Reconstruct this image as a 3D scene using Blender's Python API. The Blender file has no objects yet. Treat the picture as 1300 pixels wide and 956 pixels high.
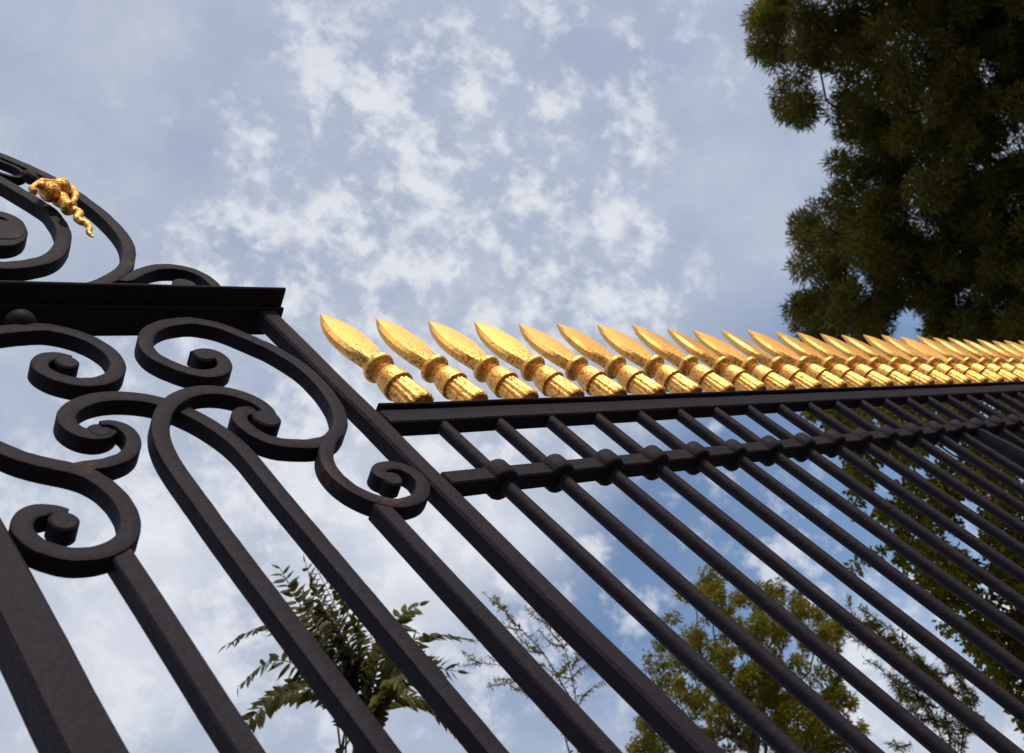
import bpy, bmesh, math, random
import numpy as np
from mathutils import Vector, Matrix

random.seed(7)
rng = np.random.default_rng(11)
S = bpy.context.scene
COL = S.collection
R = math.radians

# ------------------------------------------------------------------ camera model
# World: x runs along the railing, y points away from the street, z up.  Camera at x=0, y=0.
EYE = 1.6                      # camera height
PX, PY, FPX = 650.0, 433.0, 1405.0


def _n(a):
    a = np.array(a, float)
    return a / np.linalg.norm(a)


V_ = _n((-737 - PX, -671 - PY, FPX))
H_ = _n((2053 - PX, 458 - PY, FPX))
H_ = _n(H_ - V_ * (H_ @ V_))
N_ = np.cross(V_, H_)
if N_[2] < 0:
    N_ = -N_
CAM = np.array([0.0, 0.0, EYE])


def ray(x, y):
    r = np.array([x - PX, y - PY, FPX])
    return _n((r @ H_, r @ N_, r @ V_))


def at(x, y, t):
    """point t metres from the camera in the direction of a picture point"""
    return CAM + ray(x, y) * t


FY = 0.9                       # distance of the railing's front plane
HINGE = np.array([1.2895, FY, 0.0])
YAW = -0.0277
GU = np.array([math.cos(YAW), math.sin(YAW), 0.0])
GN = np.array([-math.sin(YAW), math.cos(YAW), 0.0])


def gp(x, y, d=0.0):
    """gate plane coordinates (s, z) of a picture point on the plane d behind the gate face"""
    r = ray(x, y)
    t = (GN @ HINGE + d) / (GN @ r)
    X = CAM + r * t
    return np.array([(X - HINGE) @ GU, X[2]])


# ------------------------------------------------------------------ helpers
def mesh_obj(name, verts, faces, mat, parent=None, smooth=None, loc=None):
    me = bpy.data.meshes.new(name)
    me.from_pydata([tuple(map(float, v)) for v in verts], [], [tuple(f) for f in faces])
    me.update()
    bm = bmesh.new()
    bm.from_mesh(me)
    bmesh.ops.recalc_face_normals(bm, faces=bm.faces)
    bm.to_mesh(me)
    bm.free()
    if smooth is not None:
        me.polygons.foreach_set('use_smooth', [True] * len(me.polygons))
        me.set_sharp_from_angle(angle=R(smooth))
    me.materials.append(mat)
    o = bpy.data.objects.new(name, me)
    COL.objects.link(o)
    if parent is not None:
        o.parent = parent
    if loc is not None:
        o.location = loc
    return o


def empty(name, label, cat, loc, rotz=0.0, group=None):
    o = bpy.data.objects.new(name, None)
    COL.objects.link(o)
    o.location = loc
    o.rotation_euler = (0, 0, rotz)
    o.empty_display_size = 0.2
    o['label'] = label
    o['category'] = cat
    if group:
        o['group'] = group
    return o


class MB:
    def __init__(s):
        s.v = []
        s.f = []

    def add(s, v, f):
        k = len(s.v)
        s.v += [tuple(map(float, p)) for p in v]
        s.f += [tuple(i + k for i in q) for q in f]

    def build(s, name, mat, parent=None, smooth=None, loc=None):
        return mesh_obj(name, s.v, s.f, mat, parent, smooth, loc)


def box(x0, x1, y0, y1, z0, z1, c=0.002, nx=1, nz=1, wob=0.0):
    """box with chamfered long edges (along x if longest, else along z), sliced and slightly wobbly"""
    mb = MB()
    along_x = (x1 - x0) > (z1 - z0)
    if along_x:
        a0, a1, b0, b1, L0, L1, n = y0, y1, z0, z1, x0, x1, nx
    else:
        a0, a1, b0, b1, L0, L1, n = x0, x1, y0, y1, z0, z1, nz
    sec = [(a0 + c, b0), (a1 - c, b0), (a1, b0 + c), (a1, b1 - c), (a1 - c, b1), (a0 + c, b1), (a0, b1 - c), (a0, b0 + c)]
    vs, fs = [], []
    stations = [L0] + [L0 + c] + list(np.linspace(L0, L1, n + 1)[1:-1]) + [L1 - c] + [L1]
    ca, cb = (a0 + a1) / 2, (b0 + b1) / 2
    for i, L in enumerate(stations):
        end = i in (0, len(stations) - 1)
        sa = 1 - (2 * c / (a1 - a0) if end else 0)
        sb = 1 - (2 * c / (b1 - b0) if end else 0)
        wa, wb = (rng.normal(0, wob, 2) if wob and not end else (0, 0))
        for a, b in sec:
            aa = ca + (a - ca) * sa + wa
            bb = cb + (b - cb) * sb + wb
            vs.append((L, aa, bb) if along_x else (aa, bb, L))
    m = len(sec)
    for i in range(len(stations) - 1):
        for j in range(m):
            k = (j + 1) % m
            fs.append((i * m + j, i * m + k, (i + 1) * m + k, (i + 1) * m + j))
    fs.append(tuple(range(m)))
    fs.append(tuple(range((len(stations) - 1) * m, len(stations) * m)))
    return vs, fs


def lathe(profile, n=24, cx=0.0, cy=0.0, flute=None):
    """profile [(r, z)], optional flute(z_index) -> (count, depth)"""
    vs, fs = [], []
    for i, (r, z) in enumerate(profile):
        for j in range(n):
            a = 2 * math.pi * j / n
            rr = r
            if flute:
                k, dep = flute(i)
                if k:
                    rr = r * (1 - dep * (0.5 + 0.5 * math.cos(k * a)) ** 2)
            vs.append((cx + rr * math.cos(a), cy + rr * math.sin(a), z))
    for i in range(len(profile) - 1):
        for j in range(n):
            k = (j + 1) % n
            fs.append((i * n + j, i * n + k, (i + 1) * n + k, (i + 1) * n + j))
    fs.append(tuple(range(n)))
    fs.append(tuple(range((len(profile) - 1) * n, len(profile) * n)))
    return vs, fs


def tube(pts, radii, n=8):
    pts = np.array(pts, float)
    m = len(pts)
    vs, fs = [], []
    T = np.gradient(pts, axis=0)
    T /= np.linalg.norm(T, axis=1)[:, None] + 1e-12
    ref = np.array([0.3, 0.2, 0.93]) if abs(T[0] @ np.array([0.3, 0.2, 0.93])) < 0.95 else np.array([1.0, 0, 0])
    for i in range(m):
        a = np.cross(T[i], ref)
        a /= np.linalg.norm(a) + 1e-12
        b = np.cross(T[i], a)
        ref = np.cross(a, T[i]) if False else ref
        for j in range(n):
            t = 2 * math.pi * j / n
            vs.append(pts[i] + radii[i] * (math.cos(t) * a + math.sin(t) * b))
    for i in range(m - 1):
        for j in range(n):
            k = (j + 1) % n
            fs.append((i * n + j, i * n + k, (i + 1) * n + k, (i + 1) * n + j))
    fs.append(tuple(range(n)))
    fs.append(tuple(range((m - 1) * n, m * n)))
    return vs, fs


def catmull(P, per=8):
    P = np.array(P, float)
    Q = np.vstack([2 * P[0] - P[1], P, 2 * P[-1] - P[-2]])
    out = []
    for i in range(len(P) - 1):
        p0, p1, p2, p3 = Q[i:i + 4]
        # centripetal-like spacing of samples
        for t in np.linspace(0, 1, per, endpoint=False):
            out.append(0.5 * ((2 * p1) + (-p0 + p2) * t + (2 * p0 - 5 * p1 + 4 * p2 - p3) * t * t + (-p0 + 3 * p1 - 3 * p2 + p3) * t ** 3))
    out.append(P[-1])
    return np.array(out)


def resample(P, step):
    seg = np.linalg.norm(np.diff(P, axis=0), axis=1)
    s = np.concatenate([[0], np.cumsum(seg)])
    n = max(3, int(s[-1] / step))
    q = np.linspace(0, s[-1], n)
    return np.stack([np.interp(q, s, P[:, k]) for k in range(P.shape[1])], 1)


def smooth_path(P, it=6):
    P = P.copy()
    for _ in range(it):
        P[1:-1] = P[1:-1] * 0.5 + 0.25 * (P[:-2] + P[2:])
    return P


def sweep(path, w, d0, d1, c=0.0028, wob=0.0003):
    """rectangular iron bar bent in the gate plane along path [(s,z)]; w = width or array"""
    m = len(path)
    w = np.broadcast_to(np.array(w, float), (m,)).copy()
    T = np.gradient(path, axis=0)
    T /= np.linalg.norm(T, axis=1)[:, None] + 1e-12
    Nn = np.stack([-T[:, 1], T[:, 0]], 1)
    vs, fs = [], []
    nz = smooth_path(rng.normal(0, 1, (m, 3)), 3) * wob * 2.2
    for i in range(m):
        h = w[i] / 2
        cc = min(c, h * 0.5)
        sec = [(-h + cc, d0), (h - cc, d0), (h - cc * .3, d0 + cc * .3), (h, d0 + cc), (h, d1 - cc), (h - cc, d1), (-h + cc, d1), (-h, d1 - cc), (-h, d0 + cc), (-h + cc * .3, d0 + cc * .3)]
        for k, (a, d) in enumerate(sec):
            p = path[i] + Nn[i] * (a + nz[i, 0] * (1 if a > 0 else .6))
            vs.append((p[0], d + nz[i, 1] * (1 if d < (d0 + d1) / 2 else 0.3), p[1]))
    q = 10
    for i in range(m - 1):
        for j in range(q):
            k = (j + 1) % q
            fs.append((i * q + j, i * q + k, (i + 1) * q + k, (i + 1) * q + j))
    fs.append(tuple(range(q)))
    fs.append(tuple(range((m - 1) * q, m * q)))
    return vs, fs


def disc(c, r, d0, d1, n=28, ch=0.003, rz=None):
    prof = [(r - ch, d0), (r, d0 + ch), (r, d1 - ch), (r - ch, d1)]
    rz = rz or r
    vs, fs = [], []
    for rr, d in prof:
        for j in range(n):
            a = 2 * math.pi * j / n
            k = 1 + 0.02 * math.sin(3 * a + 1) + 0.012 * math.sin(5 * a)
            vs.append((c[0] + rr * k * math.cos(a), d, c[1] + rr * k * math.sin(a) * rz / r))
    for i in range(3):
        for j in range(n):
            k = (j + 1) % n
            fs.append((i * n + j, i * n + k, (i + 1) * n + k, (i + 1) * n + j))
    fs.append(tuple(range(n)))
    fs.append(tuple(range(3 * n, 4 * n)))
    return vs, fs


def ellipsoid(c, r, rot=None, nu=20, nv=12, bump=0.0):
    vs, fs = [], []
    M = rot if rot is not None else np.eye(3)
    for i in range(nv + 1):
        th = math.pi * i / nv
        for j in range(nu):
            ph = 2 * math.pi * j / nu
            k = 1 + bump * math.sin(3 * ph + 2 * th) * math.sin(th)
            p = np.array([r[0] * math.sin(th) * math.cos(ph), r[1] * math.sin(th) * math.sin(ph), r[2] * math.cos(th)]) * k
            vs.append(np.array(c) + M @ p)
    for i in range(nv):
        for j in range(nu):
            k = (j + 1) % nu
            fs.append((i * nu + j, i * nu + k, (i + 1) * nu + k, (i + 1) * nu + j))
    return vs, fs


# ------------------------------------------------------------------ materials
class NT:
    def __init__(s, nt):
        s.nt = nt

    def n(s, t, ins=None, **kw):
        o = s.nt.nodes.new(t)
        for k, v in kw.items():
            setattr(o, k, v)
        for k, v in (ins or {}).items():
            if isinstance(v, bpy.types.NodeSocket):
                s.nt.links.new(v, o.inputs[k])
            else:
                o.inputs[k].default_value = v
        return o

    def math(s, op, a, b=None, c=None, clamp=False):
        ins = {0: a}
        if b is not None:
            ins[1] = b
        if c is not None:
            ins[2] = c
        return s.n('ShaderNodeMath', ins, operation=op, use_clamp=clamp).outputs[0]

    def ramp(s, fac, stops, interp='LINEAR'):
        o = s.n('ShaderNodeValToRGB', {0: fac})
        o.color_ramp.interpolation = interp
        el = o.color_ramp.elements
        while len(el) < len(stops):
            el.new(0.5)
        for e, (p, c) in zip(el, stops):
            e.position = p
            e.color = c if len(c) == 4 else (*c, 1)
        return o.outputs[0]

    def mix(s, f, a, b):
        o = s.n('ShaderNodeMix', data_type='RGBA')
        for k, v in ((0, f), (6, a), (7, b)):
            if isinstance(v, bpy.types.NodeSocket):
                s.nt.links.new(v, o.inputs[k])
            else:
                o.inputs[k].default_value = v
        return o.outputs[2]

    def noise(s, vec, scale, detail=4, rough=0.55, dist=0.0):
        return s.n('ShaderNodeTexNoise', {'Vector': vec, 'Scale': scale, 'Detail': detail, 'Roughness': rough, 'Distortion': dist}).outputs[0]


def new_mat(name):
    m = bpy.data.materials.new(name)
    m.use_nodes = True
    nt = m.node_tree
    nt.nodes.clear()
    t = NT(nt)
    out = t.n('ShaderNodeOutputMaterial')
    return m, t, out


def iron(name='black_painted_iron', rust_amt=0.5):
    m, t, out = new_mat(name)
    geo = t.n('ShaderNodeNewGeometry')
    pos = geo.outputs['Position']
    n1 = t.noise(pos, 14, 5, 0.6)
    n2 = t.noise(pos, 90, 4, 0.6)
    n3 = t.noise(pos, 380, 3, 0.5)
    base = t.mix(t.math('MULTIPLY', n1, 1.0), (0.0118, 0.0088, 0.0140, 1), (0.0185, 0.0142, 0.0208, 1))
    base = t.mix(t.ramp(n2, [(0.55, (0, 0, 0)), (0.75, (0.55, 0.55, 0.55))]), base, (0.026, 0.0205, 0.028, 1))
    # chips of rust: noise-thresholded
    rn = t.noise(pos, 7, 6, 0.7)
    rust = t.ramp(rn, [(0.66, (0, 0, 0)), (0.74, (1, 1, 1))])
    rust = t.math('MULTIPLY', t.math('MULTIPLY', rust, n2), rust_amt)
    base = t.mix(t.math('MULTIPLY', rust, 0.5), base, (0.085, 0.038, 0.016, 1))
    # rust bleeding out of the joints
    acc = None
    for x, y, rr in ((112, 593, .016), (404, 598, .022), (414, 606, .018), (424, 616, .014), (405, 473, .010), (416, 486, .012), (428, 500, .012), (440, 517, .012), (492, 638, .014), (505, 641, .010), (166, 334, .010), (176, 698, .008), (19, 302, .010)):
        g_ = gp(x, y, 0.0)
        wp = HINGE + GU * g_[0]
        dd = t.n('ShaderNodeVectorMath', {0: pos, 1: (wp[0], wp[1], g_[1])}, operation='DISTANCE').outputs['Value']
        v = t.n('ShaderNodeMapRange', {0: dd, 1: rr * 1.6, 2: rr * .2, 3: 0.0, 4: 1.0}).outputs[0]
        acc = v if acc is None else t.math('MAXIMUM', acc, v)
    jr = t.math('MULTIPLY', acc, t.ramp(t.noise(pos, 110, 5, .7), [(0.42, (0, 0, 0)), (0.62, (1, 1, 1))]))
    base = t.mix(t.math('MULTIPLY', jr, 0.8), base, (0.115, 0.045, 0.012, 1))
    h = t.math('ADD', t.math('MULTIPLY', n1, 1.2), t.math('ADD', t.math('MULTIPLY', n2, 0.5), t.math('MULTIPLY', n3, 0.05)))
    bump = t.n('ShaderNodeBump', {'Height': h, 'Strength': 0.6, 'Distance': 0.006})
    bs = t.n('ShaderNodeBsdfPrincipled', {'Base Color': base, 'Normal': bump.outputs[0], 'Roughness': t.math('MULTIPLY_ADD', n2, 0.25, 0.50), 'Specular IOR Level': 0.09})
    t.nt.links.new(bs.outputs[0], out.inputs[0])
    return m


def gold(name='gold_leaf', blade=False, dirty=0.0):
    m, t, out = new_mat(name)
    tc = t.n('ShaderNodeTexCoord')
    info = t.n('ShaderNodeObjectInfo')
    off = t.n('ShaderNodeVectorMath', {0: tc.outputs['Object'], 1: t.n('ShaderNodeCombineXYZ', {0: t.math('MULTIPLY', info.outputs['Random'], 13.0), 1: t.math('MULTIPLY', info.outputs['Random'], 7.0), 2: 0.0}).outputs[0]}, operation='ADD').outputs[0]
    n1 = t.noise(off, 22, 5, 0.6)
    n2 = t.noise(off, 170, 4, 0.6)
    n3 = t.noise(off, 420, 3, 0.6)
    base = t.mix(n1, (0.86, 0.43, 0.100, 1), (0.97, 0.57, 0.185, 1))
    # worn, dirty patina in blotches
    dirt = t.ramp(t.noise(off, 38, 6, 0.72), [(0.58, (0, 0, 0)), (0.74, (1, 1, 1))])
    base = t.mix(t.math('MULTIPLY', dirt, 0.75), base, (0.30, 0.12, 0.03, 1))
    if blade:
        z = t.n('ShaderNodeSeparateXYZ', {0: tc.outputs['Object']}).outputs[2]
        low = t.n('ShaderNodeMapRange', {0: z, 1: 0.185, 2: 0.285, 3: 1.0, 4: 0.10}).outputs[0]
    else:
        low = 0.75 + dirty
    n4 = t.noise(off, 120, 5, 0.7)
    speck = t.ramp(t.math('MULTIPLY_ADD', low, 0.13, n4), [(0.60, (0, 0, 0)), (0.70, (1, 1, 1))])
    base = t.mix(t.math('MULTIPLY', speck, 0.7), base, (0.26, 0.10, 0.022, 1))  # brown patina specks; denser at blade foot to paint in a darker reflection
    vor = t.n('ShaderNodeTexVoronoi', {'Vector': off, 'Scale': 190.0}, feature='SMOOTH_F1').outputs[0]
    h = t.math('ADD', t.math('ADD', t.math('MULTIPLY', n2, 0.9), t.math('MULTIPLY', vor, 0.8)), t.math('MULTIPLY', n3, 0.25))
    h = t.math('MULTIPLY', h, low)
    h = t.math('ADD', h, t.math('MULTIPLY', n1, 0.8))
    bump = t.n('ShaderNodeBump', {'Height': h, 'Strength': 0.42, 'Distance': 0.004})
    bs = t.n('ShaderNodeBsdfPrincipled', {'Base Color': base, 'Normal': bump.outputs[0], 'Metallic': 1.0, 'Roughness': t.math('MULTIPLY_ADD', t.math('MAXIMUM', dirt, speck), 0.2, 0.45)})
    t.nt.links.new(bs.outputs[0], out.inputs[0])
    return m


def leaf_mat(name, c0, c1, trans=0.35, rough=0.55):
    m, t, out = new_mat(name)
    geo = t.n('ShaderNodeNewGeometry')
    rnd = geo.outputs['Random Per Island']
    col = t.mix(rnd, (*c0, 1), (*c1, 1))
    nn = t.noise(geo.outputs['Position'], 1.1, 3, 0.6)
    col = t.mix(t.ramp(nn, [(0.4, (0, 0, 0)), (0.62, (0.6, 0.6, 0.6))]), col, (*[(a + b) * 0.55 for a, b in zip(c0, c1)], 1))
    bs = t.n('ShaderNodeBsdfPrincipled', {'Base Color': col, 'Roughness': rough, 'Specular IOR Level': 0.12})
    tr = t.n('ShaderNodeBsdfTranslucent', {'Color': t.n('ShaderNodeMixRGB', {0: 1.0, 1: col, 2: (1.25, 1.1, 0.5, 1)}, blend_type='MULTIPLY').outputs[0]})
    mx = t.n('ShaderNodeMixShader', {0: trans})
    t.nt.links.new(bs.outputs[0], mx.inputs[1])
    t.nt.links.new(tr.outputs[0], mx.inputs[2])
    t.nt.links.new(mx.outputs[0], out.inputs[0])
    return m


def simple_noise_mat(name, c0, c1, scale, rough=0.9, bumpd=0.01):
    m, t, out = new_mat(name)
    geo = t.n('ShaderNodeNewGeometry')
    n1 = t.noise(geo.outputs['Position'], scale, 8, 0.65)
    col = t.mix(n1, (*c0, 1), (*c1, 1))
    bump = t.n('ShaderNodeBump', {'Height': n1, 'Strength': 0.6, 'Distance': bumpd})
    bs = t.n('ShaderNodeBsdfPrincipled', {'Base Color': col, 'Roughness': rough, 'Normal': bump.outputs[0]})
    t.nt.links.new(bs.outputs[0], out.inputs[0])
    return m


IRON = iron()
GOLD = gold()
GOLDF = gold('gold_leaf_weathered', False, 0.55)
GOLDB = gold('gold_leaf_blade', True)
BARK = simple_noise_mat('bark', (0.05, 0.032, 0.02), (0.11, 0.075, 0.05), 9)
GROUND = simple_noise_mat('gravel_ground', (0.05, 0.047, 0.042), (0.10, 0.09, 0.08), 6)
PAVE = simple_noise_mat('pavement_stone', (0.07, 0.068, 0.064), (0.12, 0.115, 0.105), 4)

# ------------------------------------------------------------------ setting: ground
g = mesh_obj('ground', [(-600, -600, 0), (600, -600, 0), (600, 600, 0), (-600, 600, 0)], [(0, 1, 2, 3)], GROUND)
g['kind'] = 'structure'
pv = MB()
pv.add(*box(-30, 40, -3.0, 1.25, -0.2, 0.05, 0.01))
p = pv.build('pavement', PAVE)
p['kind'] = 'structure'

# ------------------------------------------------------------------ railing
PITCH = 0.1525
U0 = 1.427
NB = 35
AX = 0.018                         # bar axis behind the front plane
fence = empty('railing', 'long black iron railing of round bars topped with gilded spearheads, right of the gate', 'railing', HINGE)
fx = HINGE[0]
XE = U0 + (NB - 1) * PITCH + 0.09 - fx
mb = MB()
mb.add(*box(0.0015, XE, 0.0, 0.036, EYE + 1.336, EYE + 1.3815, 0.003, nx=40, wob=0.0004))
mb.build('top_rail', IRON, fence, 40)
mb = MB()
mb.add(*box(0.003, XE + 0.006, -0.010, 0.046, EYE + 1.3818, EYE + 1.3885, 0.0025, nx=40, wob=0.0004))
mb.build('rail_cap', IRON, fence, 40)
mb = MB()
mb.add(*box(0.0015, XE, 0.0, 0.036, EYE + 1.1376, EYE + 1.1745, 0.003, nx=40, wob=0.0005))
mb.build('middle_rail', IRON, fence, 40)
mb = MB()
mb.add(*box(0.0015, XE, 0.0, 0.036, 0.22, 0.26, 0.003))
mb.build('bottom_rail', IRON, fence, 40)

# bars and sleeves
prof = []
for z in np.linspace(0.051, EYE + 1.337, 26):
    prof.append((0.0146 + rng.normal(0, 0.00025), z))
bar_v, bar_f = lathe(prof, 18)
bar0 = mesh_obj('bar', bar_v, bar_f, IRON, fence, 50, (U0 - fx, AX, 0))
sp = []
zt, zb = EYE + 1.1785, EYE + 1.1345
sp = [(0.026, zb), (0.0320, zb + 0.0015), (0.0342, zb + 0.006), (0.0346, zb + 0.02), (0.0342, zt - 0.006), (0.0320, zt - 0.0015), (0.026, zt)]
sl0 = mesh_obj('sleeve', *lathe(sp, 24), IRON, fence, 50, (U0 - fx, AX, 0))

# spearhead: base at cap level, z=0 at the cap top
ZC = EYE + 1.3887


def spear_blade():
    f = np.array([1.0, .93, .82, .70, .58, .45, .30, .19, .10, .04, 0.0])          # from the tip down
    zs = 0.3985 - f * 0.2165
    ws = np.array([0.0228, 0.0275, 0.0370, 0.0440, 0.0462, 0.0442, 0.0355, 0.0252, 0.0142, 0.0064, 0.0012])
    ts = np.array([0.0165, 0.0162, 0.0158, 0.0154, 0.0150, 0.0144, 0.0128, 0.0106, 0.0070, 0.0038, 0.0010])
    zs2 = np.linspace(zs[0], zs[-1], 40)
    ws = np.interp(zs2, zs, ws)
    ts = np.interp(zs2, zs, ts)
    vs, fs = [], []
    m = 10
    for z, w, tt in zip(zs2, ws, ts):
        sec = [(-w, -0.34 * tt), (-0.84 * w, -0.86 * tt), (0, -1.0 * tt), (0.84 * w, -0.86 * tt), (w, -0.34 * tt),
               (w, 0.34 * tt), (0.84 * w, 0.86 * tt), (0, 1.0 * tt), (-0.84 * w, 0.86 * tt), (-w, 0.34 * tt)]
        for a, b in sec:
            vs.append((a, b, z))
    for i in range(len(zs2) - 1):
        for j in range(m):
            k = (j + 1) % m
            fs.append((i * m + j, i * m + k, (i + 1) * m + k, (i + 1) * m + j))
    fs.append(tuple(range(m)))
    fs.append(tuple(range((len(zs2) - 1) * m, len(zs2) * m)))
    return vs, fs


def spear_socket():
    p = [(0.0135, 0.0002), (0.0135, 0.018), (0.0290, 0.019), (0.0325, 0.023), (0.0322, 0.034), (0.0306, 0.055), (0.0286, 0.080), (0.0272, 0.098)]
    return lathe(p, 64, flute=lambda i: (15, 0.085) if i >= 2 else (0, 0))


def spear_cuff():
    p = [(0.026, 0.0945), (0.0315, 0.0950), (0.0333, 0.0965), (0.0334, 0.0995), (0.0322, 0.104), (0.0318, 0.114), (0.0296, 0.128), (0.0268, 0.138), (0.0238, 0.1425), (0.0205, 0.1435),
         (0.0200, 0.1455), (0.0226, 0.1475), (0.0235, 0.1495), (0.0226, 0.1515), (0.0195, 0.1532), (0.0188, 0.157)]
    return lathe(p, 32)


def spear_ring():
    p = [(0.0180, 0.1555), (0.0205, 0.1580), (0.0290, 0.1618), (0.0330, 0.1650), (0.0340, 0.1690), (0.0340, 0.1728), (0.0328, 0.1765), (0.0295, 0.1795), (0.025, 0.1835)]
    return lathe(p, 32)


def make_spear(loc, parent):
    root = mesh_obj('spearhead', *spear_blade(), GOLDB, parent, 35, loc)
    for nm, fn in (('fluted_socket', spear_socket), ('cuff', spear_cuff), ('collar_ring', spear_ring)):
        mesh_obj(nm, *fn(), GOLD, root, 45)
    return root


spear0 = make_spear((U0 - fx, AX, ZC), fence)


def copy_tree(o, parent):
    c = o.copy()
    COL.objects.link(c)
    c.parent = parent
    for ch in o.children:
        d = ch.copy()
        COL.objects.link(d)
        d.parent = c
    return c


for i in range(NB):
    x = U0 + i * PITCH - fx
    if i == 0:
        b, s, q = bar0, sl0, spear0
    else:
        b, s, q = copy_tree(bar0, fence), copy_tree(sl0, fence), copy_tree(spear0, fence)
    jx = rng.normal(0, 0.0012)
    b.location = (x, AX, 0)
    b.rotation_euler = (0, 0, rng.uniform(0, 6.28))
    s.location = (x + jx * 0.3, AX + rng.normal(0, .0008), rng.normal(0, .0008))
    s.rotation_euler = (0, 0, rng.uniform(0, 6.28))
    q.location = (x, AX, ZC)
    q.rotation_euler = (rng.normal(0, 0.008), rng.normal(0, 0.010), rng.normal(0, 0.07))
    k = 1 + rng.normal(0, 0.008)
    q.scale = (k, k, 1 + rng.normal(0, 0.008))
spear0.rotation_euler = (0, -0.006, 0.03)
spears = [o for o in fence.children if o.name.startswith('spearhead')]
spears[1].rotation_euler = (0, -0.024, 0.02)
spears[2].rotation_euler = (0, -0.018, -0.02)
spear0.scale = (1.03, 1.03, 1.03)

# raking stay on the street side
mb = MB()
zt = EYE + 1.137
u_s = 3.535 - fx
vs, fs = box(-0.013, 0.013, 0.0, 0.055, 0.0, 1.0, 0.003)
L = zt - 0.06
vs = [(u_s + x, y - 0.085 * (zt - (0.06 + z * L)), 0.06 + z * L) for x, y, z in vs]
mb.add(vs, fs)
mb.build('raking_stay', IRON, fence, 40)

# ------------------------------------------------------------------ gate
gate = empty('gate', 'black wrought iron double gate with scrolls, a moulded crossbar and gilded flowers above it', 'gate', HINGE, YAW)


def gs(u):
    """gate coordinate of a railing-plane u"""
    return (u - HINGE[0])


def zp(ox, oy, pts, sc=6.375):
    return [(ox + a / sc, oy + b / sc) for a, b in pts]


DEP = 0.031


def scroll(name, px, w=0.028, d0=0.0, dep=DEP, eye=None, down=None, step=0.005, taper=None, smooth=20, pre=None):
    P = np.array([gp(x, y, d0) for x, y in px])
    if down is not None:
        s, z_end = down
        z0 = P[-1, 1]
        ex = [[s, z] for z in (z0 - 0.12, z0 - 0.30, z0 - 0.6, z_end)]
        P = np.vstack([P, ex])
    if pre is not None:
        P = np.vstack([np.array([[gs(u), z] for u, z in pre]), P])
    C = catmull(P, 10)
    C = resample(C, step)
    C = smooth_path(C, smooth)
    m = len(C)
    ww = np.full(m, w)
    if taper:
        q = np.linspace(0, 1, m)
        ww = w * np.interp(q, [a for a, b in taper], [b for a, b in taper])
    mb = MB()
    mb.add(*sweep(C, ww, d0, d0 + dep, wob=0.0001 if down is not None else 0.00028))
    if eye is not None:
        c, rim = eye[:2]
        off = eye[2] if len(eye) > 2 else -0.0009
        pc = gp(*c, d0)
        r = np.linalg.norm(gp(*rim, d0) - pc) if not np.isscalar(rim) else rim
        mb.add(*disc(pc, r, d0 + off, d0 + dep + off + 0.001))
    return mb.build(name, IRON, gate, 38)


zA = lambda pts: zp(0, 390, pts)
zB = lambda pts: zp(150, 390, pts)
zB2 = lambda pts: zp(320, 390, pts)
zF = lambda pts: zp(0, 530, pts)
zF2 = lambda pts: zp(0, 620, pts)
zD = lambda pts: zp(170, 470, pts)
zG = lambda pts: zp(380, 530, pts)
zH = lambda pts: zp(0, 240, pts)
zI = lambda pts: zp(140, 300, pts, 5.3125)
zL = lambda pts: zp(0, 180, pts, 10.625)

# A: upper-left C scroll
scroll('scroll', zA([(-480, 620), (-420, 420), (-260, 260), (-100, 200), (0, 178), (200, 157), (400, 157), (550, 187), (700, 238), (820, 298), (915, 375), (965, 465), (920, 552), (765, 602), (600, 600),
                     (470, 565), (345, 510), (302, 450), (365, 392), (470, 376), (540, 388), (580, 404)]), 0.028, 0.0, taper=[(0, 1), (.94, 1), (1, .5)], eye=(zA([(545, 440)])[0], zA([(645, 448)])[0]))
# B: upper right scroll running down the post
scroll('scroll', zB([(640, 380), (690, 348), (760, 350), (830, 392), (880, 462), (840, 515), (745, 535), (600, 522), (470, 475), (330, 415), (248, 350), (218, 285), (228, 220), (290, 160), (395, 122), (550, 102), (710, 118), (855, 155), (995, 212), (1130, 272)])
       + zB2([(145, 312), (275, 388), (415, 478), (510, 565), (600, 665), (680, 780), (718, 880), (722, 956)]) + zG([(325, 85), (275, 160), (190, 195), (100, 208)])
       + zD([(1230, 585), (1130, 570), (1020, 530), (920, 462), (850, 395), (850, 335), (920, 308), (985, 318)]),
       0.028, -0.003, eye=(zB([(695, 380)])[0], zB([(785, 385)])[0]))
# D: loop whose foot is the second bar
scroll('scroll_bar', zD([(1118, 372), (1130, 322), (1010, 240), (890, 190), (745, 153), (600, 142), (470, 158), (345, 208), (253, 290), (212, 400), (210, 490), (228, 575), (268, 665), (330, 765), (470, 956)]),
       0.0295, -0.010, taper=[(0, .8), (.03, 1), (1, 1)], eye=(zD([(1080, 385)])[0], zD([(1196, 400)])[0]), down=(gs(0.8187), 0.27), smooth=70)
# E: loop whose foot is the third bar
scroll('scroll_bar', zF([(900, 60), (905, 110), (820, 155), (720, 145), (610, 110), (530, 50), (514, -40)]) + zA([(530, 850), (590, 790), (700, 740), (850, 710), (1000, 708), (1275, 740)])
       + zD([(280, 262), (440, 325), (570, 393), (720, 490), (885, 625)]),
       0.029, 0.004, eye=(zF([(805, 100)])[0], zF([(905, 110)])[0]), down=(gs(0.966), 0.27), smooth=45)
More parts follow.
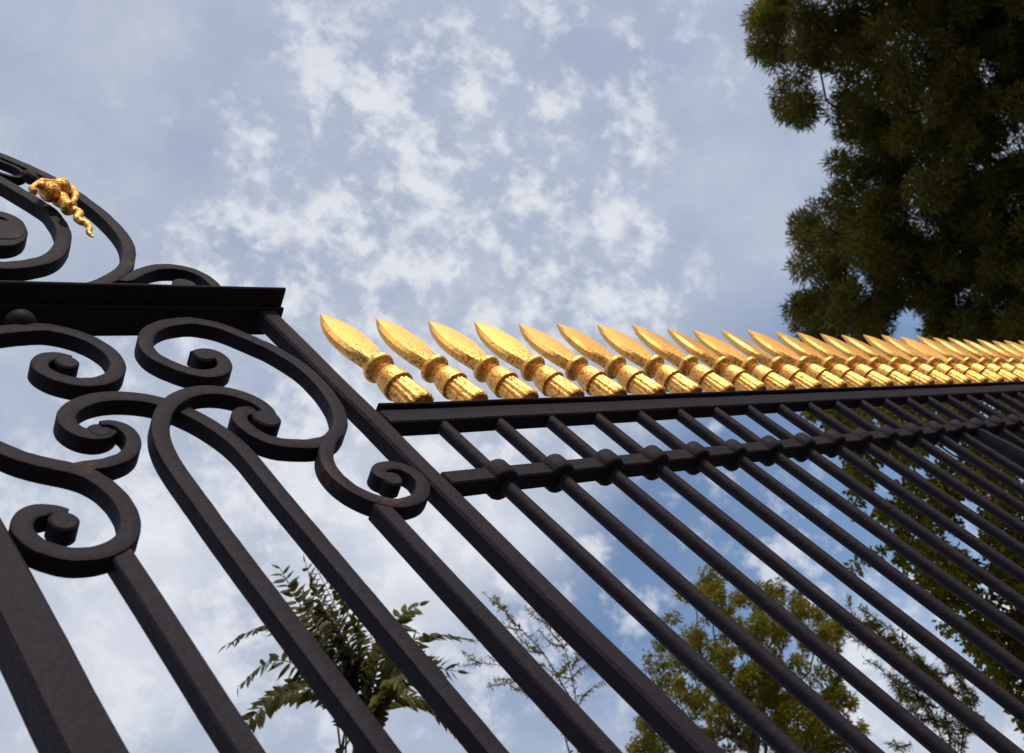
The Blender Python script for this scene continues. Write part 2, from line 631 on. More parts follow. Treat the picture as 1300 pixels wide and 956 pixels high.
# F: lower left S scroll with its inner ring
scroll('scroll', zF([(-520, -260), (-300, 40), (-150, 160), (0, 235), (150, 300), (300, 345), (450, 377), (600, 402), (725, 447), (850, 520), (960, 622), (1040, 740), (1067, 850)])
       + zF2([(1042, 385), (960, 455), (850, 505), (730, 535), (600, 535), (450, 505), (300, 450), (200, 380), (160, 290), (200, 210), (280, 165), (400, 150), (510, 168), (552, 184)]),
       0.0285, -0.002, taper=[(0, 1), (.95, 1), (1, .5)], eye=(zF2([(520, 258)])[0], zF2([(650, 268)])[0]))
scroll('scroll', zF([(540, 385), (640, 392), (740, 380), (850, 368), (965, 335), (1060, 275), (1095, 190), (1060, 108), (980, 50), (885, 22), (815, 38)]), 0.024, -0.0008, taper=[(0, .35), (.12, 1), (.8, 1), (1, .5)])
# G: S scroll beside the post
scroll('scroll', zG([(300, 110), (240, 185), (218, 250), (222, 335), (268, 430), (365, 520), (490, 600), (620, 655), (760, 690), (880, 683), (975, 640), (1015, 570), (985, 490), (920, 425), (845, 392), (745, 375), (665, 385), (620, 415), (640, 462), (700, 485), (750, 480)]),
       0.026, -0.006, eye=(zG([(752, 490)])[0], zG([(838, 500)])[0]))

# straight bars of the gate (first and fourth from the stile)
mb = MB()
mb.add(*box(gs(0.6735) - .0165, gs(0.6735) + .0165, 0.001, 0.032, 0.27, gp(165, 690)[1], 0.003, nz=24, wob=0.00025))
mb.build('bar', IRON, gate, 40)
mb = MB()
mb.add(*box(gs(1.113) - .0155, gs(1.113) + .0155, -0.0045, 0.0285, 0.27, gp(480, 640)[1], 0.003, nz=24, wob=0.00025))
mb.build('bar', IRON, gate, 40)
# outer post and meeting stile
mb = MB()
mb.add(*box(gs(1.2485), -0.0005, -0.001, 0.036, 0.06, EYE + 1.776, 0.005, nz=40, wob=0.0006))
mb.build('gate_post', IRON, gate, 40)
mb = MB()
mb.add(*box(gs(0.489), gs(0.5525), -0.002, 0.055, 0.06, EYE + 1.776, 0.006, nz=40, wob=0.0008))
mb.build('meeting_stile', IRON, gate, 40)
mb = MB()
mb.add(*box(gs(0.5535), gs(1.2475), 0.002, 0.034, 0.26, 0.31, 0.003))
mb.build('bottom_rail', IRON, gate, 40)
# crossbar: lower plate and projecting moulded plate
zb = EYE + 1.7765
mb = MB()
mb.add(*box(gs(1.04 - 1.311), gs(1.311), -0.004, 0.060, zb, zb + 0.008, 0.0015, nx=20))
mb.add(*box(gs(1.04 - 1.309), gs(1.309), -0.046, 0.064, zb + 0.0085, zb + 0.016, 0.0025, nx=20, wob=0.0003))
mb.build('crossbar', IRON, gate, 40)
# bead between crossbar and scroll
pc = gp(27, 404)
mb = MB()
mb.add(*ellipsoid((pc[0], 0.012, pc[1]), (0.028, 0.028, 0.024)))
mb.build('bead', IRON, gate, 60)

# overthrow scrolls above the crossbar
scroll('scroll', zL([(-900, -80), (-450, 20), (0, 172), (400, 335), (700, 485), (900, 602)]) + zH([(680, 75), (830, 190), (950, 310), (1030, 425), (1045, 545), (1005, 640), (900, 715), (760, 772), (600, 810), (400, 830)]),
       0.0285, 0.0, pre=[(0.515, 4.285), (0.60, 4.28), (0.70, 4.265), (0.79, 4.238)])
scroll('scroll', zH([(860, 715), (1020, 715)]) + zI([(90, 292), (150, 262), (230, 225), (330, 200), (450, 202), (560, 228), (660, 278), (720, 335), (735, 390), (690, 445), (580, 450), (480, 415), (440, 360), (455, 325)]),
       0.0245, 0.0015, eye=(zI([(505, 322)])[0], zI([(582, 325)])[0]))
scroll('scroll', zL([(-700, 200), (-350, 330), (0, 497), (200, 610), (400, 730), (600, 852), (700, 925)]) + zH([(455, 225), (505, 300), (520, 375), (500, 455), (430, 540), (310, 583), (150, 607), (0, 613), (-180, 580), (-310, 500), (-350, 390), (-290, 270), (-150, 205), (0, 190), (105, 235), (160, 310), (150, 380), (60, 430), (-40, 430)]),
       0.031, -0.002, pre=[(0.70, 4.235), (0.75, 4.195), (0.80, 4.145)], taper=[(0, .35), (.06, 1), (1, 1)], eye=(zH([(-20, 320)])[0], zH([(205, 345)])[0], -0.0015))
# twin leaf loop and bud that carries the flower
scroll('scroll', zL([(-400, 60), (-150, 160), (0, 240), (150, 300), (260, 355), (330, 420), (300, 462), (200, 462), (80, 435), (-100, 370), (-280, 250), (-390, 130), (-420, 70)]), 0.012, 0.004, dep=0.022, step=0.004, smooth=6)
a3 = lambda x, y, d: np.array([gp(x, y, d)[0], d, gp(x, y, d)[1]])
mb = MB()
mb.add(*tube([a3(30, 220, 0.01), a3(35, 223, 0.002), a3(39, 226, -0.002), a3(46, 229, -0.002), a3(54, 233, 0.0)], [0.006, 0.014, 0.016, 0.010, 0.008], 12))
mb.build('bud', IRON, gate, 60)

# gilded flower: bulb with lobes, side petals, collar and wavy pistil
zM = lambda pts: zp(0, 180, pts, 6.827)


def m3(x, y, d):
    q = zM([(x, y)])[0]
    return a3(q[0], q[1], d)


mb = MB()
mb.add(*ellipsoid(m3(478, 400, -0.018), (0.029, 0.020, 0.019)))
mb.add(*ellipsoid(m3(432, 434, -0.036), (0.0225, 0.023, 0.0225)))
mb.add(*ellipsoid(m3(524, 402, -0.034), (0.0225, 0.024, 0.0205)))
mb.add(*tube([m3(490, 455, -0.016), m3(520, 495, -0.018), m3(560, 535, -0.024), m3(592, 566, -0.030)], [0.018, 0.019, 0.014, 0.008], 14))
flower = mb.build('gilded_flower', GOLDF, gate, 70)
mb = MB()
mb.add(*tube([m3(430, 350, -0.03), m3(370, 345, -0.04), m3(310, 375, -0.046), m3(272, 410, -0.048), m3(290, 430, -0.05)], [0.007, 0.0085, 0.007, 0.0065, 0.009], 10))
mb.add(*ellipsoid(m3(292, 430, -0.052), (0.009, 0.009, 0.007)))
mb.build('petal', GOLDF, flower, 60)
mb = MB()
mb.add(*tube([m3(575, 372, -0.012), m3(622, 398, -0.022), m3(655, 452, -0.026), m3(646, 500, -0.028), m3(622, 535, -0.03)], [0.006, 0.0085, 0.0085, 0.0075, 0.005], 10))
mb.build('petal', GOLDF, flower, 60)
mb = MB()
mb.add(*ellipsoid(m3(362, 382, -0.048), (0.011, 0.010, 0.009)))
mb.build('petal', GOLDF, flower, 60)
mb = MB()
ax = m3(640, 610, -0.03) - m3(560, 540, -0.03)
ax /= np.linalg.norm(ax)
c0 = m3(598, 572, -0.030)
mb.add(*tube([c0 - ax * 0.012, c0 - ax * 0.009, c0 - ax * 0.003, c0 + ax * 0.003, c0 + ax * 0.008, c0 + ax * 0.010], [0.010, 0.015, 0.0175, 0.0175, 0.014, 0.008], 18))
mb.build('collar', GOLDF, flower, 50)
mb = MB()
pp = catmull([m3(610, 580, -0.03), m3(655, 600, -0.03), m3(690, 622, -0.031), m3(668, 660, -0.032), m3(700, 690, -0.032), m3(750, 712, -0.032), m3(775, 745, -0.033), m3(768, 785, -0.034), m3(790, 808, -0.034), m3(806, 826, -0.034)], 6)
mb.add(*tube(pp, np.interp(np.linspace(0, 1, len(pp)), [0, .25, .6, .9, 1], [.0100, .0090, .0074, .0045, .0018]), 12))
mb.build('pistil', GOLDF, flower, 60)


# the second leaf mirrors the first about the meeting stile
def mirror(o, parent):
    me = o.data.copy()
    for v in me.vertices:
        v.co.x = 2 * gs(0.52) - v.co.x
    me.flip_normals()
    c = bpy.data.objects.new(o.name.split('.')[0], me)
    COL.objects.link(c)
    c.parent = parent
    for ch in o.children:
        mirror(ch, c)


for ch in list(gate.children):
    if ch.name.split('.')[0] not in ('meeting_stile', 'crossbar'):
        mirror(ch, gate)


# ------------------------------------------------------------------ foliage
def leaf_mesh(name, base, direc, length, width, mat, parent, normal=None, fold=0.25, loc=None, kind='diamond'):
    """many leaves as one mesh: base (n,3), direc (n,3) unit, length (n,), width (n,)"""
    n = len(base)
    if normal is None:
        normal = rng.normal(0, 1, (n, 3))
    side = np.cross(direc, normal)
    side /= np.linalg.norm(side, axis=1)[:, None] + 1e-9
    up = np.cross(side, direc)
    L = length[:, None]
    W = width[:, None]
    if kind == 'diamond':
        v = np.stack([base, base + direc * L * .45 + side * W * .5, base + direc * L, base + direc * L * .45 - side * W * .5], 1)
        k = 4
        q = np.arange(n)[:, None] * 4
        tri = np.concatenate([q + np.array([[0, 1, 2]]), q + np.array([[0, 2, 3]])], 0)
        sizes = 3
    else:
        dr = -up * fold
        v = np.stack([base,
                      base + direc * L * .22 + side * W * .42 + dr * W * .3,
                      base + direc * L * .58 + side * W * .40 + dr * W * .6,
                      base + direc * L + dr * W * 1.3,
                      base + direc * L * .58 - side * W * .40 + dr * W * .6,
                      base + direc * L * .22 - side * W * .42 + dr * W * .3,
                      base + direc * L * .40 + up * W * .12], 1)
        k = 7
        q = np.arange(n)[:, None] * 7
        tri = np.concatenate([q + np.array([[6, a, b]]) for a, b in ((0, 1), (1, 2), (2, 3), (3, 4), (4, 5), (5, 0))], 0)
    v = v.reshape(-1, 3)
    me = bpy.data.meshes.new(name)
    me.vertices.add(len(v))
    me.vertices.foreach_set('co', v.astype(np.float32).ravel())
    me.loops.add(tri.size)
    me.loops.foreach_set('vertex_index', tri.astype(np.int32).ravel())
    me.polygons.add(len(tri))
    me.polygons.foreach_set('loop_start', np.arange(0, tri.size, 3, dtype=np.int32))
    me.polygons.foreach_set('loop_total', np.full(len(tri), 3, dtype=np.int32))
    me.update(calc_edges=True)
    me.validate()
    me.materials.append(mat)
    o = bpy.data.objects.new(name, me)
    COL.objects.link(o)
    o.parent = parent
    return o


def in_poly(p, poly):
    x, y = p
    c = False
    j = len(poly) - 1
    for i in range(len(poly)):
        xi, yi = poly[i]
        xj, yj = poly[j]
        if (yi > y) != (yj > y) and x < (xj - xi) * (y - yi) / (yj - yi) + xi:
            c = not c
        j = i
    return c


def edge_dist(p, poly):
    P = np.array(poly, float)
    A, B = P, np.roll(P, -1, 0)
    p = np.array(p, float)
    d = B - A
    t = np.clip(((p - A) * d).sum(1) / ((d * d).sum(1) + 1e-9), 0, 1)
    return np.min(np.linalg.norm(A + d * t[:, None] - p, axis=1))


def unit(a):
    return a / (np.linalg.norm(a, axis=-1, keepdims=True) + 1e-9)


def tuft(c, r, n, ln, wd, droop=0.0, flat=1.0):
    """n leaves radiating inside a clump of radius r around c"""
    d = unit(rng.normal(0, 1, (n, 3)))
    rad = r * rng.random(n) ** 0.45
    off = d * rad[:, None]
    off[:, 2] *= flat
    dr = unit(d * 0.8 + rng.normal(0, .6, (n, 3)) + np.array([0, 0, -droop]))
    L = ln * rng.uniform(.65, 1.25, n)
    return c + off, dr, L, wd * rng.uniform(.7, 1.2, n)


def limb_path(a, b, sag=0.12, k=7):
    t = np.linspace(0, 1, k)[:, None]
    p = a * (1 - t) + b * t
    ln = np.linalg.norm(b - a)
    p[:, 2:] += (np.sin(t * math.pi) * ln * sag)
    p[1:-1] += rng.normal(0, ln * 0.02, (k - 2, 3))
    return p


def build_tree(name, label, base_xy, clumps, leaf_args, mat, trunk_r, top_z, cat='tree', nlimbs=22, twig=True, group=None, leaf_kind='diamond', fork=0.25):
    """clumps: list (centre, radius, nleaves)"""
    bx, by = base_xy
    root = empty(name, label, cat, (bx, by, 0), 0, group)
    o = np.array([bx, by, 0.0])
    B, D, L, W = [], [], [], []
    for c, r, n in clumps:
        b_, d_, l_, w_ = tuft(c - o, r, n, *leaf_args)
        B.append(b_); D.append(d_); L.append(l_); W.append(w_)
    leaf_mesh('crown', np.vstack(B), np.vstack(D), np.concatenate(L), np.concatenate(W), mat, root, kind=leaf_kind)
    # trunk and limbs
    mb = MB()
    k = 14
    zz = np.linspace(0, top_z, k)
    wob = smooth_path(rng.normal(0, 0.12, (k, 2)), 2)
    wob[0] = 0
    tp = np.stack([wob[:, 0], wob[:, 1], zz], 1)
    tr = np.interp(zz / top_z, [0, .05, .5, 1], [trunk_r * 1.35, trunk_r, trunk_r * .65, trunk_r * .12])
    mb.add(*tube(tp, tr, 12))
    order = sorted(range(len(clumps)), key=lambda i: -clumps[i][1])[:int(len(clumps) * .6)]
    idx = [order[k] for k in rng.permutation(len(order))[:nlimbs]]
    for i in idx:
        c = clumps[i][0] - o
        h = max(top_z * fork, min(c[2] - 0.35 * np.linalg.norm(c[:2]) - .2, top_z * .92))
        a = np.array([np.interp(h, zz, tp[:, 0]), np.interp(h, zz, tp[:, 1]), h])
        r0 = np.interp(h, zz, tr) * .55
        pth = limb_path(a, c, 0.06)
        mb.add(*tube(pth, np.interp(np.linspace(0, 1, len(pth)), [0, 1], [r0, 0.008]), 7))
    mb.build('trunk', BARK, root, 60)
    return root


def fill(poly, n, rpx, tmin, tmax, dens, edge=0.55, holes=()):
    xs = [p[0] for p in poly]
    ys = [p[1] for p in poly]
    out = []
    tries = 0
    while len(out) < n and tries < n * 40:
        tries += 1
        p = (random.uniform(min(xs), max(xs)), random.uniform(min(ys), max(ys)))
        if not in_poly(p, poly):
            continue
        inside = -40 < p[0] < 1340 and -40 < p[1] < 1000
        rp = rpx * random.uniform(.6, 1.25)
        e = edge_dist(p, poly)
        if e < rp * edge:
            rp = e / edge
            if rp < rpx * .35:
                continue
        if any((p[0] - hx) ** 2 + (p[1] - hy) ** 2 < (hr + rp * .7) ** 2 for hx, hy, hr in holes):
            continue
        if not inside:
            if random.random() > 0.28:
                continue
            rp *= 1.9
        mid, half = (tmin + tmax) / 2, (tmax - tmin) / 2
        t = mid + random.uniform(-1, 1) * half * min(1, .25 + e / (rpx * 6))
        r = rp * t / FPX
        out.append((at(p[0], p[1], t), r, max(12, int(dens * (rp / rpx) ** 1.6))))
    return out


M_DARK = leaf_mat('evergreen_leaf', (0.060, 0.060, 0.012), (0.165, 0.150, 0.028), 0.42)
M_OLIVE = leaf_mat('olive_leaf', (0.095, 0.088, 0.008), (0.165, 0.148, 0.014), 0.48)
M_BUSH = leaf_mat('pepper_leaf', (0.105, 0.102, 0.012), (0.185, 0.168, 0.022), 0.46)
M_AIL = leaf_mat('compound_leaf', (0.036, 0.038, 0.008), (0.075, 0.070, 0.014), 0.32, 0.45)
M_WISP = leaf_mat('needle_leaf', (0.075, 0.064, 0.012), (0.14, 0.112, 0.02), 0.4)

M_WISP2 = leaf_mat('feathery_leaf', (0.11, 0.094, 0.018), (0.20, 0.165, 0.035), 0.45)

# big dark evergreen at the right
poly1 = [(948, 25), (955, 62), (980, 88), (983, 130), (1000, 155), (1028, 162), (1045, 135), (1036, 98), (1052, 82), (1066, 105), (1052, 145), (1066, 168), (1090, 182), (1060, 190), (1054, 212),
         (1070, 232), (1040, 250), (1030, 265), (1000, 278), (1010, 305), (992, 348), (1020, 362), (1022, 374), (998, 386), (1004, 404), (1018, 430), (1046, 450), (1122, 450), (1127, 402), (1142, 384),
         (1166, 402), (1184, 410), (1160, 420), (1190, 440), (1300, 480), (1650, 520), (1650, -330), (1010, -330), (985, -60), (972, 0)]
cl1 = fill(poly1, 1250, 17, 12.5, 16.5, 330, holes=[(1093, 352, 6), (1048, 112, 10), (1150, 395, 6)])
build_tree('evergreen_tree', 'tall dark evergreen tree with dense feathery foliage behind the gilded spearheads', (14.6, 2.0), cl1, (0.110, 0.0185, 0.25), M_DARK, 0.26, 7.5, nlimbs=24, fork=.2)

# leafy tree seen through the bars at right
poly2 = [(1004, 512), (1040, 535), (1072, 562), (1080, 600), (1086, 640), (1116, 638), (1122, 662), (1132, 690), (1152, 712), (1176, 748), (1184, 785), (1226, 805), (1248, 845), (1272, 880), (1330, 990),
         (1640, 990), (1640, 440), (1300, 440), (1110, 432), (1050, 455), (1015, 480)]
cl2 = fill(poly2, 560, 14, 8.6, 11.2, 95, holes=[(1145, 608, 5), (1192, 582, 4), (1206, 566, 4), (1225, 655, 7), (1240, 672, 8), (1165, 685, 5)])
for tw in ([(1078, 590), (1082, 605), (1088, 622), (1100, 615), (1108, 605)], [(1080, 622), (1084, 640), (1090, 634)], [(1170, 690), (1130, 690), (1112, 702), (1092, 713), (1082, 722)], [(1140, 690), (1141, 710), (1143, 724)],
           [(1176, 722), (1172, 732)], [(1160, 640), (1130, 650), (1090, 660)], [(1195, 790), (1210, 800), (1228, 815), (1234, 822)], [(1240, 830), (1265, 850), (1285, 862)], [(1262, 840), (1268, 852), (1274, 866)], [(1070, 575), (1085, 580)]):
    q = resample(np.array(tw, float), 5)
    for x, y in q:
        t = 9.3 + random.uniform(-.1, .1)
        cl2.append((at(x, y, t), 0.045, 9))
build_tree('leafy_tree', 'small leaved olive green tree seen through the bars at the far end of the railing', (10.0, 3.2), cl2, (0.060, 0.040, 0.3), M_OLIVE, 0.10, 3.6, nlimbs=14, fork=.3)

# feathery rounded tree in the middle distance
poly3 = [(795, 960), (822, 868), (816, 812), (842, 800), (836, 768), (852, 770), (862, 735), (886, 722), (898, 714), (918, 728), (938, 745), (968, 742), (978, 726), (992, 742), (1004, 748), (1030, 758), (1052, 775), (1080, 800),
         (1062, 812), (1078, 824), (1050, 838), (1072, 862), (1110, 960)]
cl3 = fill(poly3, 310, 10.5, 15.5, 19.0, 150, holes=[(868, 790, 6), (905, 800, 4), (860, 770, 4), (930, 815, 4)])
build_tree('pepper_tree', 'rounded olive green feathery tree seen low between the railing bars', (13.2, 8.9), cl3, (0.085, 0.028, 0.7), M_BUSH, 0.17, 7.2, nlimbs=34, fork=.25)


# wispy plants: curved twigs with short leaves
def wispy(name, label, curves, t0, tj, base_px, mat, tip_r, leaf_len, leaf_w, dens, cat='tree', trunk_r=0.04, side=0.75):
    bpt = at(*base_px, t0)
    root = empty(name, label, cat, (bpt[0], bpt[1], 0))
    o = np.array([bpt[0], bpt[1], 0.0])
    tb = MB()
    zz = np.linspace(0, bpt[2], 8)
    tb.add(*tube(np.stack([np.zeros(8), np.zeros(8), zz], 1), np.linspace(trunk_r * 1.3, trunk_r * .7, 8), 9))
    Bs, Ds, Ls, Ws = [], [], [], []
    for cv in curves:
        tt = t0 + random.uniform(-tj, tj)
        ts = np.linspace(t0, tt, len(cv))
        P = np.array([at(x, y, t) for (x, y), t in zip(cv, ts)])
        P = resample(catmull(P, 8), 0.02)
        tb.add(*tube(P - o, np.linspace(tip_r * 3, tip_r * .8, len(P)), 6))
        T = unit(np.gradient(P, axis=0))
        n = int(len(P) * dens)
        ii = rng.integers(int(len(P) * .12), len(P), n)
        s = unit(rng.normal(0, 1, (n, 3)))
        Bs.append(P[ii] - o + rng.normal(0, .004, (n, 3)))
        Ds.append(unit(T[ii] * (1 - side) + s * side + np.array([0, 0, -.15])))
        fall = np.interp(ii / len(P), [0, .2, .8, 1], [.6, 1, 1, .6])
        Ls.append(leaf_len * rng.uniform(.6, 1.2, n) * fall)
        Ws.append(leaf_w * rng.uniform(.7, 1.2, n))
    leaf_mesh('crown', np.vstack(Bs), np.vstack(Ds), np.concatenate(Ls), np.concatenate(Ws), mat, root)
    tb.build('trunk', BARK, root, 60)
    return root


def arcs(stem, tips, bend=0.15):
    out = []
    for (sx, sy), (tx, ty) in tips:
        mx, my = (sx + tx) / 2, (sy + ty) / 2
        b = random.uniform(.5, 1.2) * bend
        out.append([(sx, sy), (mx + (ty - sy) * b, my - (tx - sx) * b), (tx, ty)])
    return out


stem5 = [[(735, 1000), (732, 900), (726, 862), (716, 822), (698, 790), (678, 774)], [(735, 1000), (700, 880), (672, 850), (648, 846), (610, 842), (583, 846)], [(732, 900), (690, 830), (662, 800), (640, 775), (624, 762), (612, 752)]]
tips5 = [((640, 775), (628, 757)), ((655, 795), (640, 768)), ((662, 800), (618, 782)), ((690, 830), (652, 800)), ((690, 830), (636, 805)), ((700, 795), (668, 772)), ((716, 822), (684, 800)), ((716, 822), (738, 800)), ((726, 862), (752, 845)),
         ((700, 880), (650, 872)), ((672, 850), (625, 862)), ((672, 850), (618, 870)), ((726, 862), (690, 845)), ((732, 900), (765, 866)), ((710, 815), (690, 782)), ((690, 845), (660, 830)), ((720, 842), (704, 858)), ((735, 920), (690, 900)), ((648, 846), (620, 832)), ((610, 842), (590, 828)), ((726, 850), (742, 826)), ((700, 860), (676, 866))]
wispy('wispy_shrub', 'thin wispy shrub of fine feathery twigs seen low between two of the gate bars', stem5 + arcs(None, tips5, .12), 8.2, .5, (735, 1000), M_WISP, 0.0022, 0.048, 0.0090, 3.0, 'shrub', 0.035)

stem4 = [[(1215, 1000), (1195, 880), (1172, 842), (1146, 812), (1118, 790), (1092, 772)], [(1215, 1000), (1225, 890), (1205, 845), (1180, 815)], [(1215, 1000), (1180, 900), (1140, 870), (1112, 845), (1098, 838)]]
tips4 = []
for k in range(34):
    f = random.random()
    sx, sy = (1092 + f * 105, 772 + f * 95)
    tips4.append(((sx + 18, sy + 14), (sx - random.uniform(5, 32), sy + random.uniform(-22, 26))))
for k in range(26):
    sx, sy = random.uniform(1140, 1240), random.uniform(835, 930)
    tips4.append(((sx + 16, sy + 16), (sx - random.uniform(0, 30), sy - random.uniform(-14, 26))))
wispy('feathery_shrub', 'feathery arching shrub right of the rounded olive tree, seen low through the bars', stem4 + arcs(None, tips4, .25), 10.5, .7, (1215, 1000), M_WISP2, 0.003, 0.080, 0.0095, 5.5, 'shrub', 0.045)

# young compound-leaved tree at the lower left
T6 = 6.6
base6 = at(470, 1010, T6)
root6 = empty('young_tree', 'young tree with long compound leaves rising between the gate bars', 'tree', (base6[0], base6[1], 0))
o6 = np.array([base6[0], base6[1], 0.0])
fr = []
hub = [(455, 880), (470, 900), (440, 860), (480, 860), (500, 880), (430, 900), (460, 840)]
spec = [  # start, mid, tip, depth offset
    ((430, 850), (350, 795), (288, 818), -.2), ((415, 870), (350, 838), (302, 872), .1), ((430, 840), (385, 775), (356, 722), .15), ((440, 830), (408, 768), (388, 716), -.1), ((445, 830), (425, 770), (402, 722), .3),
    ((455, 830), (440, 775), (418, 742), .1), ((480, 850), (540, 808), (602, 812), -.2), ((480, 840), (505, 785), (532, 768), .2), ((470, 850), (470, 800), (455, 752), .4), ((470, 840), (490, 800), (520, 800), .35),
    ((450, 870), (400, 820), (372, 800), .4), ((490, 880), (540, 850), (580, 852), .2), ((440, 880), (390, 860), (330, 890), .3), 
    ((485, 880), (510, 830), (530, 820), -.3), ((430, 890), (360, 880), (300, 930), 0), ((480, 900), (540, 890), (590, 930), .1), ((470, 900), (500, 860), (520, 880), -.4),
    ((440, 830), (398, 780), (366, 738), .25), ((445, 830), (415, 772), (398, 738), -.2), ((490, 860), (525, 840), (560, 870), -.4), ((430, 840), (400, 800), (385, 760), .55)]
tb = MB()
zz = np.linspace(0, base6[2] + .35, 10)
tb.add(*tube(np.stack([np.linspace(0, .0, 10), np.zeros(10), zz], 1), np.linspace(.045, .016, 10), 10))
Bs, Ds, Ls, Ws, Ns = [], [], [], [], []
for s_, m_, e_, dt in spec:
    P = np.array([at(*s_, T6 + dt * .4), at(*m_, T6 + dt), at(*e_, T6 + dt * 1.2)])
    # join to the stem
    j = o6 + np.array([0, 0, base6[2] + random.uniform(.0, .33)])
    P = np.vstack([j, P])
    C = resample(catmull(P, 10), 0.012)
    tb.add(*tube(C - o6, np.linspace(.0065, .002, len(C)), 6))
    Tn = unit(np.gradient(C, axis=0))
    ln = len(C)
    npair = max(9, int(ln * 0.012 * 0.80 / 0.040))
    i0 = int(ln * .30)
    view = unit(C - CAM)
    fn = unit(np.array([0, 0, 1.0]) - .95 * unit(C[-1] - CAM) + rng.normal(0, .35, 3))          # frond plane normal
    for k in range(npair + 1):
        ii = int(i0 + (ln - 1 - i0) * (k / npair))
        t = Tn[ii]
        sd = unit(np.cross(fn, t))
        sz = np.interp(k / npair, [0, .25, .75, 1], [.8, 1.05, .95, .6])
        for sg in ((1, -1) if k < npair else (0,)):
            d = unit(t * .55 + sd * sg * .85 + np.array([0, 0, -.22]) + rng.normal(0, .10, 3))
            Bs.append(C[ii] - o6)
            Ds.append(d)
            Ls.append(.120 * sz * random.uniform(.85, 1.15))
            Ws.append(.050 * sz * random.uniform(.85, 1.15))
            Ns.append(unit(fn + rng.normal(0, .3, 3)))
leaf_mesh('crown', np.array(Bs), np.array(Ds), np.array(Ls), np.array(Ws), M_AIL, root6, normal=np.array(Ns), kind='leaf')
tb.build('trunk', BARK, root6, 60)

# ------------------------------------------------------------------ light and sky
SUN_DIR = _n((0.16, -0.80, 0.60))
sl = bpy.data.lights.new('sun', 'SUN')
sl.energy = 3.0
sl.angle = R(0.6)
sl.color = (1.0, 0.93, 0.82)
so = bpy.data.objects.new('sun', sl)
COL.objects.link(so)
so.location = (0, 0, 20)
so.rotation_euler = Vector(SUN_DIR).to_track_quat('Z', 'Y').to_euler()

W = bpy.data.worlds.new('World')
S.world = W
W.use_nodes = True
W.node_tree.nodes.clear()
t = NT(W.node_tree)
out = t.n('ShaderNodeOutputWorld')
sky = t.n('ShaderNodeTexSky', sky_type='NISHITA')
sky.sun_disc = False
sky.sun_elevation = math.asin(SUN_DIR[2])
sky.sun_rotation = math.atan2(SUN_DIR[0], SUN_DIR[1])
sky.air_density = 1.0
sky.dust_density = 0.6
tc = t.n('ShaderNodeTexCoord')
dirv = t.n('ShaderNodeVectorMath', {0: tc.outputs['Generated']}, operation='NORMALIZE').outputs[0]


def blob(x, y, rad_px, soft=1.0):
    c = ray(x, y)
    dot = t.n('ShaderNodeVectorMath', {0: dirv, 1: tuple(c)}, operation='DOT_PRODUCT').outputs['Value']
    return t.n('ShaderNodeMapRange', {0: dot, 1: math.cos(rad_px / FPX), 2: 1.0, 3: 0.0, 4: 1.0}, interpolation_type='SMOOTHSTEP').outputs[0]


def total(items):
    acc = None
    for x, y, r_, a in items:
        v = t.math('MULTIPLY', blob(x, y, r_), a)
        acc = v if acc is None else t.math('ADD', acc, v)
    return acc


# cloud texture on the sphere of directions, with a slanted grain
mp = t.n('ShaderNodeMapping', {0: dirv, 2: (R(20), R(35), R(-40)), 3: (1.0, 1.12, 1.0)}).outputs[0]
n_big = t.noise(mp, 4.2, 3, 0.5, 0.3)
n_mid = t.noise(mp, 18.5, 9, 0.64, 0.10)
n_fine = t.noise(mp, 34.0, 7, 0.62, 0.1)
n_soft = t.noise(mp, 7.5, 5, 0.55, 0.2)
# where the small puffs gather
mask = total([(560, 215, 210, 0.55), (690, 265, 80, 0.95), (782, 222, 75, 0.95), (700, 360, 170, 0.85), (815, 330, 75, 0.9), (400, 340, 230, 0.65), (300, 560, 330, 0.45), (170, 800, 330, 0.45), (520, 760, 250, 0.75), (640, 640, 170, 0.75),
              (420, 130, 230, 0.55), (720, 80, 190, 0.55), (740, 740, 130, 0.7), (1150, 860, 160, 0.9), (1290, 830, 160, .9), (900, 560, 100, .5), (1010, 740, 130, .6), (875, 405, 75, .8), (470, 560, 200, .5), (570, 400, 120, .5)])
less = total([(40, 40, 300, .30), (1000, 250, 170, .25), (930, 470, 120, .2)])
mask = t.math('MINIMUM', t.math('SUBTRACT', t.math('MULTIPLY_ADD', mask, 0.72, 0.36), less), 1.0)
dens = t.math('ADD', t.math('MULTIPLY', n_mid, 0.60), t.math('MULTIPLY', n_fine, 0.40))
thr = t.math('SUBTRACT', 0.566, t.math('MULTIPLY', mask, 0.118))
puff = t.math('DIVIDE', t.math('SUBTRACT', dens, thr), 0.15)
puff = t.n('ShaderNodeMapRange', {0: puff, 1: 0.0, 2: 1.0, 3: 0.0, 4: 1.0}, interpolation_type='SMOOTHSTEP').outputs[0]
cloud = t.math('MULTIPLY', puff, t.math('MULTIPLY_ADD', mask, 0.58, 0.27))
fillm = total([(330, 700, 330, 0.30), (120, 830, 300, 0.35), (540, 760, 230, 0.45), (660, 650, 120, .2), (1170, 870, 170, .4), (560, 430, 200, .15)])
fillm = t.math('MULTIPLY', t.math('MINIMUM', fillm, 0.75), t.n('ShaderNodeMapRange', {0: n_soft, 1: .34, 2: .6, 3: .35, 4: 1.0}).outputs[0])
cloud = t.math('SUBTRACT', 1.0, t.math('MULTIPLY', t.math('SUBTRACT', 1.0, cloud), t.math('SUBTRACT', 1.0, fillm)))
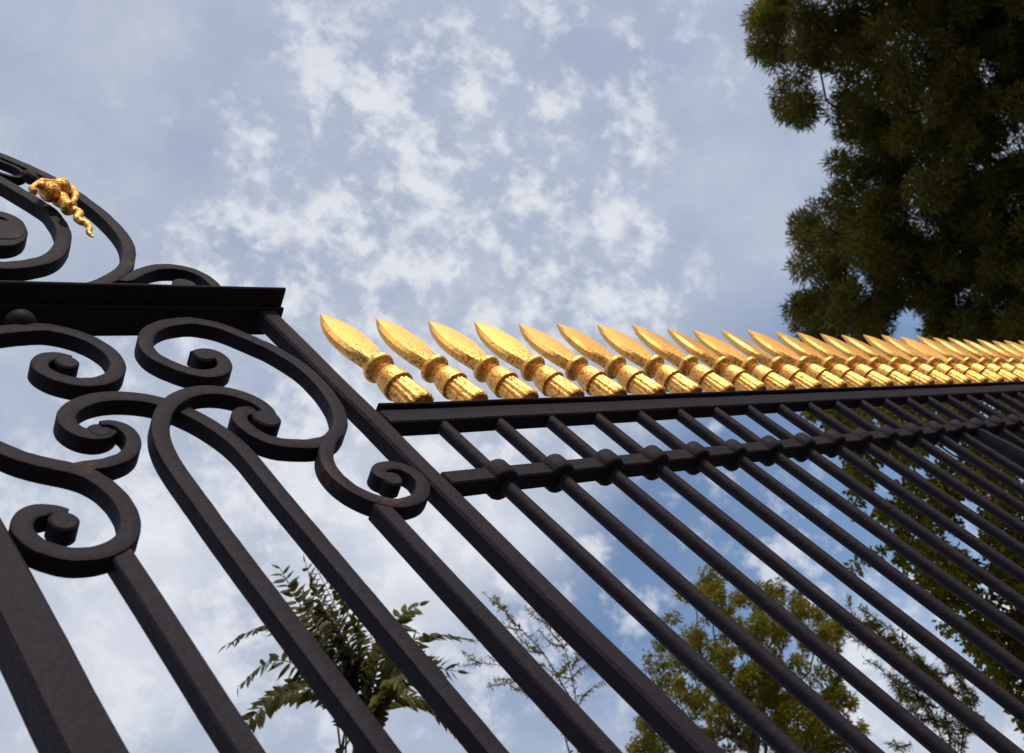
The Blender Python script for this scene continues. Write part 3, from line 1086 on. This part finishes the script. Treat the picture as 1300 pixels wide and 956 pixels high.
# thin high veil everywhere, with openings of clearer blue
open_ = total([(1060, 640, 300, 0.75), (960, 690, 220, .35), (850, 760, 200, 0.55), (610, 830, 150, 0.35), (1130, 420, 150, 0.45), (1180, 760, 160, .35), (700, 820, 140, .3)])
veil = t.math('SUBTRACT', t.math('MULTIPLY_ADD', n_big, 0.25, 0.80), open_, clamp=True)
veil = t.math('MAXIMUM', veil, 0.17)
STR = 0.1
vc = (0.385 / STR, 0.455 / STR, 0.622 / STR, 1)
cc_ = (0.79 / STR, 0.815 / STR, 0.87 / STR, 1)
skyc = t.n('ShaderNodeMixRGB', {0: 1.0, 1: sky.outputs[0], 2: (0.92, 1.12, 1.32, 1)}, blend_type='MULTIPLY').outputs[0]
vcol = t.mix(t.n('ShaderNodeMapRange', {0: t.math('ADD', t.math('MULTIPLY', n_mid, .35), t.math('MULTIPLY', n_soft, .65)), 1: .36, 2: .66}).outputs[0], (0.385 / STR, 0.452 / STR, 0.590 / STR, 1), (0.545 / STR, 0.595 / STR, 0.710 / STR, 1))
col = t.mix(veil, skyc, vcol)
col = t.mix(cloud, col, cc_)
glow = t.n('ShaderNodeMapRange', {0: t.n('ShaderNodeVectorMath', {0: dirv, 1: tuple(SUN_DIR)}, operation='DOT_PRODUCT').outputs['Value'], 1: 0.50, 2: 1.0, 3: 0.0, 4: 1.0}, interpolation_type='SMOOTHSTEP').outputs[0]
col = t.mix(glow, col, (1.3 / STR, 1.24 / STR, 1.17 / STR, 1))
bg = t.n('ShaderNodeBackground', {0: col, 1: STR})
t.nt.links.new(bg.outputs[0], out.inputs[0])
W.cycles.sampling_method = 'MANUAL'
W.cycles.sample_map_resolution = 1024

# ------------------------------------------------------------------ camera
cd = bpy.data.cameras.new('camera')
co = bpy.data.objects.new('camera', cd)
COL.objects.link(co)
cd.sensor_fit = 'HORIZONTAL'
cd.sensor_width = 36.0
cd.lens = FPX / 1300.0 * 36.0
cd.shift_x = 0.0
cd.shift_y = -(478.0 - PY) / 1300.0
cd.clip_start = 0.05
cd.clip_end = 2000
xr = Vector((H_[0], N_[0], V_[0]))
yu = -Vector((H_[1], N_[1], V_[1]))
zf = -Vector((H_[2], N_[2], V_[2]))
M = Matrix((xr, yu, zf)).transposed().to_4x4()
M.translation = Vector(CAM)
co.matrix_world = M
cd.dof.use_dof = True
cd.dof.focus_distance = 2.3
cd.dof.aperture_fstop = 8.0
S.camera = co

S.view_settings.view_transform = 'Standard'
S.view_settings.look = 'None'
S.view_settings.exposure = 0.0
S.view_settings.gamma = 1.0
S.view_settings.use_curve_mapping = False
S.cycles.max_bounces = 8
